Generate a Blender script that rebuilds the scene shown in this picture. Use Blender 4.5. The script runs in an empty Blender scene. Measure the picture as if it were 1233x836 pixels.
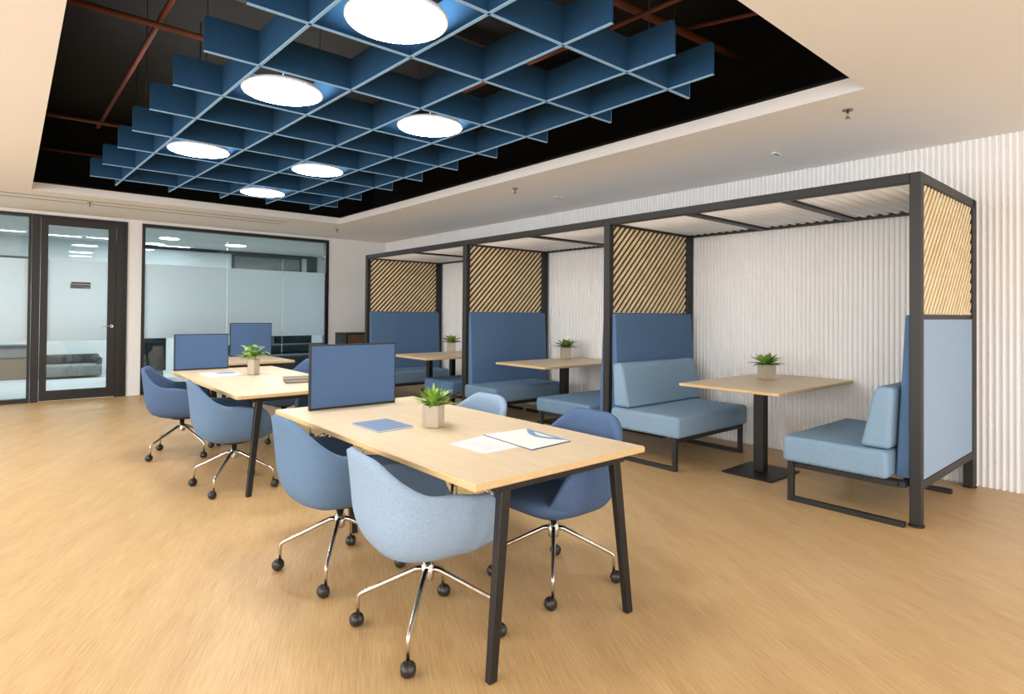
import bpy, bmesh, math, random
from mathutils import Vector, Matrix
PI = math.pi
S = bpy.context.scene
COL = S.collection
random.seed(7)

# ------------------------------------------------------------------ materials
def lin(c):
    f = lambda v: v/12.92 if v <= .04045 else ((v+.055)/1.055)**2.4
    return tuple(f(v/255.0) for v in c) + (1.0,)

def mat(name, rgb, rough=.5, metal=0.0, spec=None, bump=None, var=None):
    """bump=(scale, strength), var=(scale, amount)"""
    m = bpy.data.materials.new(name); m.use_nodes = True
    nt = m.node_tree; b = nt.nodes['Principled BSDF']
    c = lin(rgb)
    b.inputs['Base Color'].default_value = c
    b.inputs['Roughness'].default_value = rough
    b.inputs['Metallic'].default_value = metal
    if spec is not None: b.inputs['Specular IOR Level'].default_value = spec
    tc = nt.nodes.new('ShaderNodeTexCoord')
    if var:
        n = nt.nodes.new('ShaderNodeTexNoise'); n.inputs['Scale'].default_value = var[0]; n.inputs['Detail'].default_value = 3
        mp = nt.nodes.new('ShaderNodeMapRange'); mp.inputs['From Min'].default_value = .3; mp.inputs['From Max'].default_value = .7
        mp.inputs['To Min'].default_value = 1-var[1]; mp.inputs['To Max'].default_value = 1+var[1]
        mx = nt.nodes.new('ShaderNodeVectorMath'); mx.operation = 'SCALE'; mx.inputs[0].default_value = c[:3]
        nt.links.new(tc.outputs['Object'], n.inputs['Vector']); nt.links.new(n.outputs['Fac'], mp.inputs['Value'])
        nt.links.new(mp.outputs['Result'], mx.inputs['Scale']); nt.links.new(mx.outputs['Vector'], b.inputs['Base Color'])
    if bump:
        n = nt.nodes.new('ShaderNodeTexNoise'); n.inputs['Scale'].default_value = bump[0]; n.inputs['Detail'].default_value = 2
        bp = nt.nodes.new('ShaderNodeBump'); bp.inputs['Strength'].default_value = bump[1]; bp.inputs['Distance'].default_value = .002
        nt.links.new(tc.outputs['Object'], n.inputs['Vector']); nt.links.new(n.outputs['Fac'], bp.inputs['Height'])
        nt.links.new(bp.outputs['Normal'], b.inputs['Normal'])
    return m

def wood(name, rgb_a, rgb_b, angle=0.0, stretch=(1.2, 26, 26), planks=None, rough=.45, fine=.35, fmul=(4, 8)):
    """grain runs along local x turned by angle about z"""
    m = bpy.data.materials.new(name); m.use_nodes = True
    nt = m.node_tree; b = nt.nodes['Principled BSDF']; b.inputs['Roughness'].default_value = rough
    N = nt.nodes.new; L = nt.links.new
    tc = N('ShaderNodeTexCoord')
    rot = N('ShaderNodeMapping'); rot.inputs['Rotation'].default_value = (0, 0, -angle)
    L(tc.outputs['Object'], rot.inputs['Vector'])
    mp = N('ShaderNodeMapping'); mp.inputs['Scale'].default_value = stretch
    L(rot.outputs['Vector'], mp.inputs['Vector'])
    n1 = N('ShaderNodeTexNoise'); n1.inputs['Scale'].default_value = 1.0; n1.inputs['Detail'].default_value = 4; n1.inputs['Roughness'].default_value = .6
    L(mp.outputs['Vector'], n1.inputs['Vector'])
    mp2 = N('ShaderNodeMapping'); mp2.inputs['Scale'].default_value = (stretch[0]*fmul[0], stretch[1]*fmul[1], stretch[2]*fmul[1])
    L(rot.outputs['Vector'], mp2.inputs['Vector'])
    n2 = N('ShaderNodeTexNoise'); n2.inputs['Scale'].default_value = 1.0; n2.inputs['Detail'].default_value = 2
    L(mp2.outputs['Vector'], n2.inputs['Vector'])
    mixf = N('ShaderNodeMix'); mixf.data_type = 'FLOAT'; mixf.inputs[0].default_value = fine
    L(n1.outputs['Fac'], mixf.inputs[2]); L(n2.outputs['Fac'], mixf.inputs[3])
    ramp = N('ShaderNodeValToRGB'); ramp.color_ramp.elements[0].position = .32; ramp.color_ramp.elements[1].position = .66
    ramp.color_ramp.elements[0].color = lin(rgb_a); ramp.color_ramp.elements[1].color = lin(rgb_b)
    L(mixf.outputs[0], ramp.inputs['Fac'])
    out = ramp.outputs['Color']
    if planks:
        br = N('ShaderNodeTexBrick'); br.inputs['Scale'].default_value = 1.0
        br.inputs['Brick Width'].default_value = planks[0]; br.inputs['Row Height'].default_value = planks[1]
        br.inputs['Mortar Size'].default_value = .0012; br.inputs['Mortar Smooth'].default_value = .5
        br.offset = .37
        br.inputs['Color1'].default_value = (planks[2],)*3+(1,); br.inputs['Color2'].default_value = (1, 1, 1, 1)
        br.inputs['Mortar'].default_value = (planks[3],)*3+(1,)
        L(rot.outputs['Vector'], br.inputs['Vector'])
        mu = N('ShaderNodeMix'); mu.data_type = 'RGBA'; mu.blend_type = 'MULTIPLY'; mu.inputs[0].default_value = 1
        L(out, mu.inputs[6]); L(br.outputs['Color'], mu.inputs[7]); out = mu.outputs[2]
    L(out, b.inputs['Base Color'])
    bp = N('ShaderNodeBump'); bp.inputs['Strength'].default_value = .12; bp.inputs['Distance'].default_value = .002
    L(n2.outputs['Fac'], bp.inputs['Height']); L(bp.outputs['Normal'], b.inputs['Normal'])
    return m

def emis(name, rgb, strength):
    m = bpy.data.materials.new(name); m.use_nodes = True
    nt = m.node_tree; nt.nodes.clear()
    e = nt.nodes.new('ShaderNodeEmission'); e.inputs['Color'].default_value = lin(rgb); e.inputs['Strength'].default_value = strength
    o = nt.nodes.new('ShaderNodeOutputMaterial'); nt.links.new(e.outputs[0], o.inputs[0])
    return m

def glass_mat(name, tint, refl=.10):
    m = bpy.data.materials.new(name); m.use_nodes = True
    nt = m.node_tree; nt.nodes.clear(); N = nt.nodes.new
    t = N('ShaderNodeBsdfTransparent'); t.inputs['Color'].default_value = lin(tint)
    g = N('ShaderNodeBsdfGlossy'); g.inputs['Roughness'].default_value = .01; g.inputs['Color'].default_value = (.9, .95, .95, 1)
    fr = N('ShaderNodeFresnel'); fr.inputs['IOR'].default_value = 1.45
    mx = N('ShaderNodeMixShader'); o = N('ShaderNodeOutputMaterial')
    nt.links.new(fr.outputs[0], mx.inputs[0]); nt.links.new(t.outputs[0], mx.inputs[1]); nt.links.new(g.outputs[0], mx.inputs[2]); nt.links.new(mx.outputs[0], o.inputs[0])
    return m

def frost_mat(name, rgb):
    m = bpy.data.materials.new(name); m.use_nodes = True
    nt = m.node_tree; nt.nodes.clear(); N = nt.nodes.new; L = nt.links.new
    d = N('ShaderNodeBsdfDiffuse'); d.inputs['Color'].default_value = lin(rgb)
    tl = N('ShaderNodeBsdfTranslucent'); tl.inputs['Color'].default_value = lin((226, 240, 246))
    tr = N('ShaderNodeBsdfTransparent'); tr.inputs['Color'].default_value = lin((220, 232, 236))
    m1 = N('ShaderNodeMixShader'); m1.inputs[0].default_value = .55
    m2 = N('ShaderNodeMixShader'); m2.inputs[0].default_value = .12
    gl = N('ShaderNodeBsdfGlossy'); gl.inputs['Roughness'].default_value = .22; gl.inputs['Color'].default_value = (.8, .9, .95, 1)
    m3 = N('ShaderNodeMixShader'); m3.inputs[0].default_value = .08
    o = N('ShaderNodeOutputMaterial')
    L(d.outputs[0], m1.inputs[1]); L(tl.outputs[0], m1.inputs[2]); L(m1.outputs[0], m2.inputs[1]); L(tr.outputs[0], m2.inputs[2])
    L(m2.outputs[0], m3.inputs[1]); L(gl.outputs[0], m3.inputs[2]); L(m3.outputs[0], o.inputs[0])
    return m

M = {}
M['ceil'] = mat('ceiling_paint', (232, 231, 231), .9, var=(.7, .01))
M['wall'] = mat('wall_paint', (232, 232, 233), .9, var=(.8, .01))
M['flute'] = mat('fluted_panel', (240, 239, 238), .75)
M['lip'] = mat('soffit_edge_paint', (200, 196, 190), .9)
M['void'] = mat('black_paint', (15, 14, 13), .95, var=(3, .3))
M['floor'] = wood('floor_oak', (180, 144, 96), (209, 177, 129), math.radians(63), (1.3, 8, 8), planks=(1.9, .21, .96, .90), rough=.40, fine=.58, fmul=(5, 22))
M['table'] = wood('pale_oak_top', (210, 190, 157), (220, 202, 172), math.radians(90), (2, 22, 22), rough=.42)
M['edge'] = wood('pale_oak_edge', (198, 168, 122), (212, 184, 138), math.radians(90), (2, 22, 60), rough=.5)
M['slat'] = wood('pine_slat', (220, 194, 148), (246, 228, 190), 0, (8, 30, 8), rough=.6)
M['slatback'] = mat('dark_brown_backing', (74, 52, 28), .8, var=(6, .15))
M['frame'] = mat('charcoal_metal', (36, 35, 34), .5, .1, bump=(300, .05))
M['black'] = mat('black_metal', (22, 21, 21), .45, .1)
M['doorframe'] = mat('dark_bronze_frame', (32, 29, 27), .5, .1)
M['felt'] = mat('blue_felt', (33, 70, 104), .95, spec=.2, bump=(500, .3), var=(60, .06))
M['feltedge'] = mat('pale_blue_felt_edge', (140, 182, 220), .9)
M['fab_dark'] = mat('denim_blue_fabric', (88, 116, 150), .95, spec=.15, bump=(700, .5), var=(140, .10))
M['fab_light'] = mat('powder_blue_fabric', (132, 160, 184), .95, spec=.15, bump=(700, .5), var=(140, .09))
M['fab_mid'] = mat('steel_blue_fabric', (108, 136, 162), .95, spec=.15, bump=(700, .5), var=(140, .09))
M['fab_pale'] = mat('pale_blue_fabric', (152, 174, 198), .95, spec=.15, bump=(700, .4), var=(140, .06))
M['ch_light'] = mat('chair_light_blue_fabric', (140, 162, 186), .93, spec=.15, bump=(600, .5), var=(120, .08))
M['ch_mid'] = mat('chair_steel_blue_fabric', (98, 124, 154), .93, spec=.15, bump=(600, .5), var=(120, .08))
M['ch_dark'] = mat('chair_denim_blue_fabric', (80, 102, 136), .93, spec=.15, bump=(600, .5), var=(120, .08))
M['screen'] = mat('screen_blue_fabric', (78, 102, 138), .95, spec=.1, bump=(600, .5), var=(160, .10))
M['chrome'] = mat('polished_chrome', (205, 200, 192), .12, 1.0)
M['steel'] = mat('brushed_steel', (150, 148, 142), .3, 1.0)
M['wheel'] = mat('caster_rubber', (38, 34, 31), .35, .0)
M['pot'] = mat('beige_concrete', (176, 164, 146), .7, bump=(60, .3), var=(25, .05))
M['soil'] = mat('dark_soil', (48, 36, 26), 1.0, bump=(80, .8))
M['leaf'] = mat('leaf_green', (92, 132, 50), .5, var=(14, .35))
M['leaf2'] = mat('bright_leaf_green', (138, 172, 70), .5, var=(14, .3))
M['paper'] = mat('white_paper', (222, 220, 222), .8)
M['paper2'] = mat('ivory_paper', (224, 222, 219), .8)
M['blue_cover'] = mat('blue_notebook_cover', (104, 128, 164), .6)
M['navy'] = mat('navy_print', (40, 76, 120), .6)
M['skyprint'] = mat('sky_blue_print', (110, 150, 186), .6)
M['print'] = mat('grey_print', (188, 188, 194), .8)
M['pipe'] = mat('rust_red_pipe', (98, 48, 30), .6, var=(5, .2))
M['duct'] = mat('galvanised_duct', (96, 92, 86), .45, .6)
M['roof'] = mat('white_corrugated_panel', (242, 242, 243), .7)
M['gloff'] = mat('office_wall_paint', (206, 212, 214), .9)
M['goceil'] = mat('office_ceiling_paint', (196, 197, 194), .9)
M['gofloor'] = mat('office_grey_carpet', (168, 174, 178), .95, var=(20, .05))
M['gdark'] = mat('office_dark_grey', (52, 60, 66), .7, var=(4, .25))
M['ggrey'] = mat('office_mid_grey', (112, 116, 116), .8, var=(9, .12))
M['gteal'] = mat('office_dark_teal_fabric', (46, 54, 60), .9, bump=(80, .6), var=(9, .3))
M['brown'] = mat('walnut_cabinet', (92, 72, 56), .6, var=(8, .15))
M['tray'] = mat('grey_brown_case', (120, 106, 90), .5)
M['glass'] = glass_mat('clear_glass', (240, 246, 246))
M['frost'] = frost_mat('frosted_film', (210, 218, 222))
M['lamp'] = emis('round_lamp_glow', (255, 252, 248), 36)
M['fillglow'] = emis('fill_lamp_glow', (255, 238, 214), 12)  # glow of the round lamps added out of view as fill
M['olamp'] = emis('office_lamp_glow', (240, 250, 255), 14)
M['lampring'] = mat('white_lamp_ring', (235, 235, 235), .4)

# ------------------------------------------------------------------ helpers
class B:
    """collects shapes in one bmesh -> one object"""
    def __init__(s): s.bm = bmesh.new(); s.smooth = False
    def box(s, x0, x1, y0, y1, z0, z1, mi=0, T=None):
        v = [s.bm.verts.new((x, y, z)) for z in (z0, z1) for x, y in ((x0, y0), (x1, y0), (x1, y1), (x0, y1))]
        for f in ((3, 2, 1, 0), (4, 5, 6, 7), (0, 1, 5, 4), (1, 2, 6, 5), (2, 3, 7, 6), (3, 0, 4, 7)):
            fc = s.bm.faces.new([v[i] for i in f]); fc.material_index = mi
        if T is not None:
            for q in v: q.co = T @ q.co
        return s
    def prism(s, poly, z0, z1, T=None, mi=0, axis='z'):
        """poly in the plane, extruded along axis"""
        def P(a, b, c):
            return {'z': (a, b, c), 'y': (a, c, b), 'x': (c, a, b)}[axis]
        lo = [s.bm.verts.new(P(a, b, z0)) for a, b in poly]; hi = [s.bm.verts.new(P(a, b, z1)) for a, b in poly]
        n = len(poly)
        fs = [s.bm.faces.new(lo[::-1]), s.bm.faces.new(hi)]
        for i in range(n): fs.append(s.bm.faces.new((lo[i], lo[(i+1) % n], hi[(i+1) % n], hi[i])))
        for f in fs: f.material_index = mi
        if T is not None:
            for q in lo+hi: q.co = T @ q.co
        bmesh.ops.recalc_face_normals(s.bm, faces=fs)
        return s
    def tube(s, pts, r, n=10, caps=True, mi=0):
        pts = [Vector(p) for p in pts]; rings = []
        rr = r if isinstance(r, (list, tuple)) else [r]*len(pts)
        prev = None
        for i, p in enumerate(pts):
            if i == 0: d = pts[1]-p
            elif i == len(pts)-1: d = p-pts[i-1]
            else: d = (pts[i+1]-p).normalized()+(p-pts[i-1]).normalized()
            d.normalize()
            if prev is None:
                u = d.orthogonal().normalized()
            else:
                u = (prev-d*prev.dot(d)).normalized()
            prev = u; w = d.cross(u)
            rings.append([s.bm.verts.new(p+(u*math.cos(2*PI*k/n)+w*math.sin(2*PI*k/n))*rr[i]) for k in range(n)])
        for a, b in zip(rings, rings[1:]):
            for k in range(n):
                f = s.bm.faces.new((a[k], a[(k+1) % n], b[(k+1) % n], b[k])); f.smooth = True; f.material_index = mi
        if caps:
            f = s.bm.faces.new(rings[0][::-1]); f.material_index = mi
            f = s.bm.faces.new(rings[-1]); f.material_index = mi
        return s
    def lathe(s, prof, n=24, T=None, mi=0, flat=False):
        """prof: [(r, z)], closed at the axis by caps"""
        rings = []
        for r, z in prof:
            rings.append([s.bm.verts.new((r*math.cos(2*PI*k/n), r*math.sin(2*PI*k/n), z)) for k in range(n)])
        fs = []
        for a, b in zip(rings, rings[1:]):
            for k in range(n):
                f = s.bm.faces.new((a[k], a[(k+1) % n], b[(k+1) % n], b[k])); f.smooth = not flat; fs.append(f)
        fs.append(s.bm.faces.new(rings[0][::-1])); fs.append(s.bm.faces.new(rings[-1]))
        for f in fs: f.material_index = mi
        if T is not None:
            for ring in rings:
                for q in ring: q.co = T @ q.co
        bmesh.ops.recalc_face_normals(s.bm, faces=fs)
        return s
    def make(s, name, m, parent=None, bevel=0, seg=2, loc=None, smooth=False):
        me = bpy.data.meshes.new(name)
        s.bm.normal_update(); s.bm.to_mesh(me); s.bm.free()
        o = bpy.data.objects.new(name, me)
        for k in (m if isinstance(m, (list, tuple)) else [m]): me.materials.append(M[k])
        COL.objects.link(o)
        if parent is not None: o.parent = parent
        if loc: o.location = loc
        if smooth:
            for p in me.polygons: p.use_smooth = True
        if bevel:
            bv = o.modifiers.new('bevel', 'BEVEL'); bv.width = bevel; bv.segments = seg; bv.limit_method = 'ANGLE'; bv.angle_limit = math.radians(40)
            bv.harden_normals = False
            if seg > 1:
                for p in me.polygons: p.use_smooth = True
                wn = o.modifiers.new('wn', 'WEIGHTED_NORMAL'); wn.keep_sharp = False
        return o

def thing(name, label, cat, loc=(0, 0, 0), rz=0, group=None):
    o = bpy.data.objects.new(name, None); COL.objects.link(o)
    o.location = loc; o.rotation_euler = (0, 0, rz); o.empty_display_size = .1
    o['label'] = label; o['category'] = cat
    if group: o['group'] = group
    return o
def tag(o, label, cat, group=None):
    o['label'] = label; o['category'] = cat
    if group: o['group'] = group
    return o
def struct(o): o['kind'] = 'structure'; return o
def copy_tree(o, parent=None):
    c = o.copy(); COL.objects.link(c)
    if parent is not None: c.parent = parent
    for ch in list(o.children): copy_tree(ch, c)
    return c
def dup(root, loc, rz, label, group=None):
    c = copy_tree(root); c.location = loc; c.rotation_euler = (0, 0, rz); c['label'] = label
    if group: c['group'] = group
    return c

# ------------------------------------------------------------------ numbers
CH = 2.789; WX = 5.926; WY = 10.98
OX0, OX1, OY0, OY1 = .184, 4.088, 1.36, 9.10
LX = -4.6; FY = -5.0           # left wall, wall behind the photographer

# ------------------------------------------------------------------ room shell
struct(B().box(LX, WX+.1, FY, WY+.1, -.1, 0).make('floor', 'floor'))
b = B()
t = .096
b.box(LX, WX+.1, FY, OY0, CH, CH+t).box(LX, WX+.1, OY1, WY+.1, CH, CH+t)
b.box(LX, OX0, OY0, OY1, CH, CH+t).box(OX1, WX+.1, OY0, OY1, CH, CH+t)
struct(b.make('ceiling', 'ceil'))
# black plenum above the opening
b = B(); e = .02
b.box(OX0-.6, OX1+.9, OY0-.8, OY1+.6, 3.95, 4.0)
b.box(OX0-.62, OX0-.6, OY0-.8, OY1+.6, CH+t+e, 4.0).box(OX1+.9, OX1+.92, OY0-.8, OY1+.6, CH+t+e, 4.0)
b.box(OX0-.6, OX1+.9, OY0-.82, OY0-.8, CH+t+e, 4.0).box(OX0-.6, OX1+.9, OY1+.6, OY1+.62, CH+t+e, 4.0)
# black painted upper side of the white soffit
b.box(OX0-.6, OX0-.002, OY0-.8, OY1+.6, CH+t, CH+t+e).box(OX1+.002, OX1+.9, OY0-.8, OY1+.6, CH+t, CH+t+e)
b.box(OX0-.002, OX1+.002, OY0-.8, OY0-.002, CH+t, CH+t+e).box(OX0-.002, OX1+.002, OY1+.002, OY1+.6, CH+t, CH+t+e)
struct(b.make('ceiling_void', 'void'))

# fluted right wall: half-round ribs
def fluted(name, x, y0, y1, z0, z1, pitch, depth):
    bm = bmesh.new(); n = int((y1-y0)/pitch); cols = []
    g_ = .20                       # share of the pitch taken by the groove between ribs
    for i in range(n):
        yy = y0+i*pitch
        cols.append((yy, 0)); cols.append((yy+g_*pitch, 0))
        w_ = (1-g_)*pitch
        for j in range(1, 8):
            u = j/8
            cols.append((yy+g_*pitch+u*w_, depth*(max(0, 1-abs(2*u-1)**2.6))**.5))
    cols.append((y0+n*pitch, 0))
    lo = [bm.verts.new((x-d, y, z0)) for y, d in cols]; hi = [bm.verts.new((x-d, y, z1)) for y, d in cols]
    for i in range(len(cols)-1):
        f = bm.faces.new((lo[i], hi[i], hi[i+1], lo[i+1])); f.smooth = False
    bmesh.ops.solidify
    me = bpy.data.meshes.new(name); bm.to_mesh(me); bm.free(); me.materials.append(M['flute'])
    o = bpy.data.objects.new(name, me); COL.objects.link(o); return o
struct(B().box(WX, WX+.1, FY, WY+.1, 0, CH).make('wall_right', 'flute'))
struct(fluted('trim_1', WX+.002, FY, WY, .0, CH, .042, .022))
# left wall (not in view) with tall window openings added for the fill lamps
b = B()
wins = [(-3.6, -.6), (.4, 3.4), (4.4, 7.4)]
b.box(LX-.15, LX, FY, WY+.1, 0, .4).box(LX-.15, LX, FY, WY+.1, 2.6, CH)
prev = FY
for a, c in wins: b.box(LX-.15, LX, prev, a, .4, 2.6); prev = c
b.box(LX-.15, LX, prev, WY+.1, .4, 2.6)
struct(b.make('wall_left', 'wall'))
b = B(); b.box(LX, WX, FY-.15, FY, 0, .4).box(LX, WX, FY-.15, FY, 2.6, CH)
b.box(LX, -3.4, FY-.15, FY, .4, 2.6).box(-.2, 1.2, FY-.15, FY, .4, 2.6).box(4.6, WX, FY-.15, FY, .4, 2.6)  # unseen openings added for the fill lamps behind the camera
struct(b.make('wall_front', 'wall'))

# back wall with the glazed openings
D0, D1, G0, G1, DT = -3.4, 1.405, 1.60, 4.70, 2.74
b = B()
b.box(LX, D0, WY, WY+.12, 0, CH).box(D0, G1, WY, WY+.12, DT, CH).box(D1, G0, WY, WY+.12, 0, DT).box(G1, WX+.1, WY, WY+.12, 0, CH)
struct(b.make('wall_back', 'wall'))
b = B(); b.box(4.0, WX-.02, WY-.012, WY, 0, .07)
struct(B().box(4.71, WX-.02, WY-.012, WY, 0, .06).make('baseboard_back', 'wall'))
# glass partition to the right of the pillar
w = struct(thing('window_1', 'x', 'x', (0, 0, 0))); del w['label']; del w['category']
fr = B()
fr.box(G0, G0+.045, WY-.02, WY+.1, 0, DT).box(G1-.06, G1, WY-.02, WY+.1, 0, DT)
fr.box(G0+.045, G1-.06, WY-.02, WY+.1, DT-.055, DT).box(G0+.045, G1-.06, WY-.02, WY+.1, 0, .07)
fr.make('window_frame', 'black', w)
js = [G0+.045, 2.66, 3.10, 3.90, G1-.06]
js = [G0+.045, 2.88, 3.84, G1-.06]
for i in range(3):
    B().box(js[i]+.004, js[i+1]-.004, WY+.03, WY+.04, .07, DT-.055).make('glass_pane', 'glass', w)
    B().box(js[i]+.004, js[i+1]-.004, WY+.022, WY+.024, .90, 2.10).make('frosted_film', 'frost', w)
# sidelight left of the door
w = struct(thing('window_2', 'x', 'x')); del w['label']; del w['category']
fr = B()
fr.box(D0, .215, WY-.02, WY+.1, DT-.045, DT).box(D0, .215, WY-.02, WY+.1, 0, .06).box(D0, D0+.05, WY-.02, WY+.1, .06, DT-.045)
fr.box(.20, .235, WY-.03, WY+.1, 0, DT)
fr.make('window_frame', 'doorframe', w)
for a, c in ((D0+.05, -1.6), (-1.59, .20)):
    B().box(a, c, WY+.03, WY+.04, .06, DT-.045).make('glass_pane', 'glass', w)
    B().box(a, c, WY+.022, WY+.024, .895, 2.085).make('frosted_film', 'frost', w)
# door
w = struct(thing('door_1', 'x', 'x')); del w['label']; del w['category']
B().box(.24, .335, WY-.02, WY+.1, 0, DT).box(1.26, 1.405, WY-.02, WY+.1, 0, DT).box(.335, 1.26, WY-.02, WY+.1, DT-.03, DT).make('door_frame', 'doorframe', w)
B().box(1.33, 1.342, WY-.026, WY-.02, 0, DT-.03).box(1.36, 1.366, WY-.03, WY-.02, 0, DT-.03).make('weather_seal', 'black', w)
lf = B()
lf.box(.34, .425, WY-.01, WY+.05, .012, DT-.035).box(1.155, 1.255, WY-.01, WY+.05, .012, DT-.035)
lf.box(.425, 1.155, WY-.01, WY+.05, .012, .155).box(.425, 1.155, WY-.01, WY+.05, DT-.14, DT-.035)
leaf = lf.make('door_leaf', 'doorframe', w)
B().box(.425, 1.155, WY+.02, WY+.03, .155, DT-.14).make('glass_pane', 'glass', leaf)
B().box(.427, 1.153, WY+.014, WY+.016, .885, 2.095).make('frosted_film', 'frost', leaf)
h = B()
h.tube([(1.21, WY-.01, 1.10), (1.21, WY-.06, 1.10)], .011).tube([(1.21, WY-.06, 1.10), (1.08, WY-.06, 1.10)], .009)
h.lathe([(.024, -.004), (.024, .004)], 20, T=Matrix.Translation((1.21, WY-.012, 1.10)) @ Matrix.Rotation(PI/2, 4, 'X'))
h.make('door_handle', 'chrome', w)
sg = B()   # small unreadable dark plate in bands on the film
sg.box(.70, .94, WY+.005, WY+.012, 1.745, 1.768, 0).box(.69, .94, WY+.006, WY+.012, 1.672, 1.740, 1).box(.715, .925, WY+.004, WY+.006, 1.706, 1.716, 0)
sg.box(.69, .85, WY+.004, WY+.006, 1.682, 1.690, 0)
sg.make('door_sign', ['black', 'ggrey'], w)

# ------------------------------------------------------------------ office behind the glass
OYB = 15.3
struct(B().box(LX, 8.2, WY+.12, OYB, -.1, -.001).make('floor_office', 'gofloor'))
struct(B().box(LX, 8.2, WY+.12, OYB, CH+.02, CH+.1).make('ceiling_office', 'goceil'))
b = B().box(LX, 8.2, OYB, OYB+.1, -.1, CH+.1).box(8.2, 8.3, WY+.12, OYB+.1, -.1, CH+.1).box(LX-.1, LX, WY+.12, OYB+.1, -.1, CH+.1)
b.box(WX+.1, 8.3, WY, WY+.12, -.1, CH+.1)
struct(b.make('wall_office', 'gloff'))
b = B(); b.box(1.7, 6.1, OYB-.08, OYB, 2.74, CH+.02).box(5.95, 6.2, OYB-.08, OYB, 2.3, CH)
struct(b.make('trim_2', 'gdark'))
def office_window(x0, x1, z0, z1, n):
    w = struct(bpy.data.objects.new('window_3', None)); COL.objects.link(w)
    f = B().box(x0-.05, x1+.05, OYB-.06, OYB, z1, z1+.05).box(x0-.05, x1+.05, OYB-.06, OYB, z0-.05, z0).box(x0-.05, x0, OYB-.06, OYB, z0, z1).box(x1, x1+.05, OYB-.06, OYB, z0, z1)
    f.make('window_frame', 'gdark', w)
    B().box(x0, x1, OYB-.03, OYB-.02, z0, z1).make('window_blind', 'ggrey', w)
    return w
office_window(4.15, 5.75, 2.36, 2.70, 1)
office_window(-1.4, .25, 1.98, 2.36, 1)
# furniture seen through the clear strips
c = thing('credenza', 'long low grey credenza with a dark top behind the glass left of the door', 'cabinet', (-.65, 14.9, 0))
B().box(-1.3, .95, -.25, .25, .60, .655).make('top', 'gdark', c)
B().box(-1.3, .95, -.22, .25, 0, .42).make('body', 'tray', c)
for k in range(4):
    B().box(-1.27+k*.56, -.75+k*.56, -.24, -.2, .43, .595).make('drawer', 'ggrey', c)
s = thing('sofa', 'low dark grey fabric sofa seen through the lower glass of the door', 'sofa', (1.02, 14.7, 0))
B().box(-.5, .42, -.35, .35, .04, .26).make('seat', 'ggrey', s, .03)
B().box(-.5, .42, .15, .35, .262, .44).make('backrest', 'gteal', s, .03)
B().box(.34, .42, -.35, .148, .262, .40).make('armrest', 'gdark', s, .02)
c = thing('storage_cabinet', 'dark grey cabinet behind the glass beside the white pillar', 'cabinet', (1.95, 13.2, 0))
B().box(-.45, .36, -.25, .25, .20, .86).make('body', 'gteal', c)
B().box(-.40, .32, -.24, .24, 0, .20).make('plinth', 'ggrey', c)
B().box(-.03, -.02, -.262, -.252, .22, .84).make('door_gap', 'black', c)
c = thing('office_partition', 'dark boxy cabinet behind the right end of the glass wall', 'cabinet', (4.75, 13.1, 0))
B().box(-.42, .40, -.2, .2, .0, .88).make('body', 'gteal', c)
B().box(-.43, .41, -.21, .21, .882, .90).make('top', 'black', c)
s = thing('sofa', 'long low dark teal sofa behind the glass beside the boxy cabinet', 'sofa', (3.9, 12.55, 0))
B().box(-.55, 2.0, -.35, .3, .06, .45).make('seat', 'gteal', s, .05)
B().box(-.55, 2.0, .12, .3, .452, .66).make('backrest', 'gteal', s, .05)
for x, y, r, lab in ((2.42, 13.4, .17, 'round recessed office lamp nearest the white pillar, behind the glass'), (3.78, 13.8, .2, 'round recessed office lamp behind the middle of the glass wall'), (1.95, 14.7, .2, 'round office lamp farthest back behind the glass beside the pillar')):
    l = thing('office_lamp', lab, 'lamp', (x, y, CH+.018), group='round lamps in the office')
    B().lathe([(r, -.02), (r, 0)], 32).make('diffuser', 'olamp', l)
    B().lathe([(r+.03, -.012), (r+.03, -.001)], 32).make('rim', 'lampring', l)
for x0, x1, y, lab in ((-.9, .2, 14.1, 'long linear office lamp behind the side glass left of the door'), (.52, 1.05, 14.3, 'left one of two short linear office lamps seen above the frosting of the door'), (1.16, 1.6, 14.25, 'right one of two short linear office lamps seen above the frosting of the door'), (2.5, 3.1, 14.9, 'linear office lamp farthest back behind the glass wall')):
    l = thing('linear_lamp', lab, 'lamp', ((x0+x1)/2, y, CH+.018), group='linear lamps in the office'); h_ = (x1-x0)/2
    B().box(-h_, h_, -.06, .06, -.02, 0).make('diffuser', 'olamp', l)
    B().box(-h_-.02, h_+.02, -.08, -.062, -.025, 0).box(-h_-.02, h_+.02, .062, .08, -.025, 0).make('housing', 'lampring', l)

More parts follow.
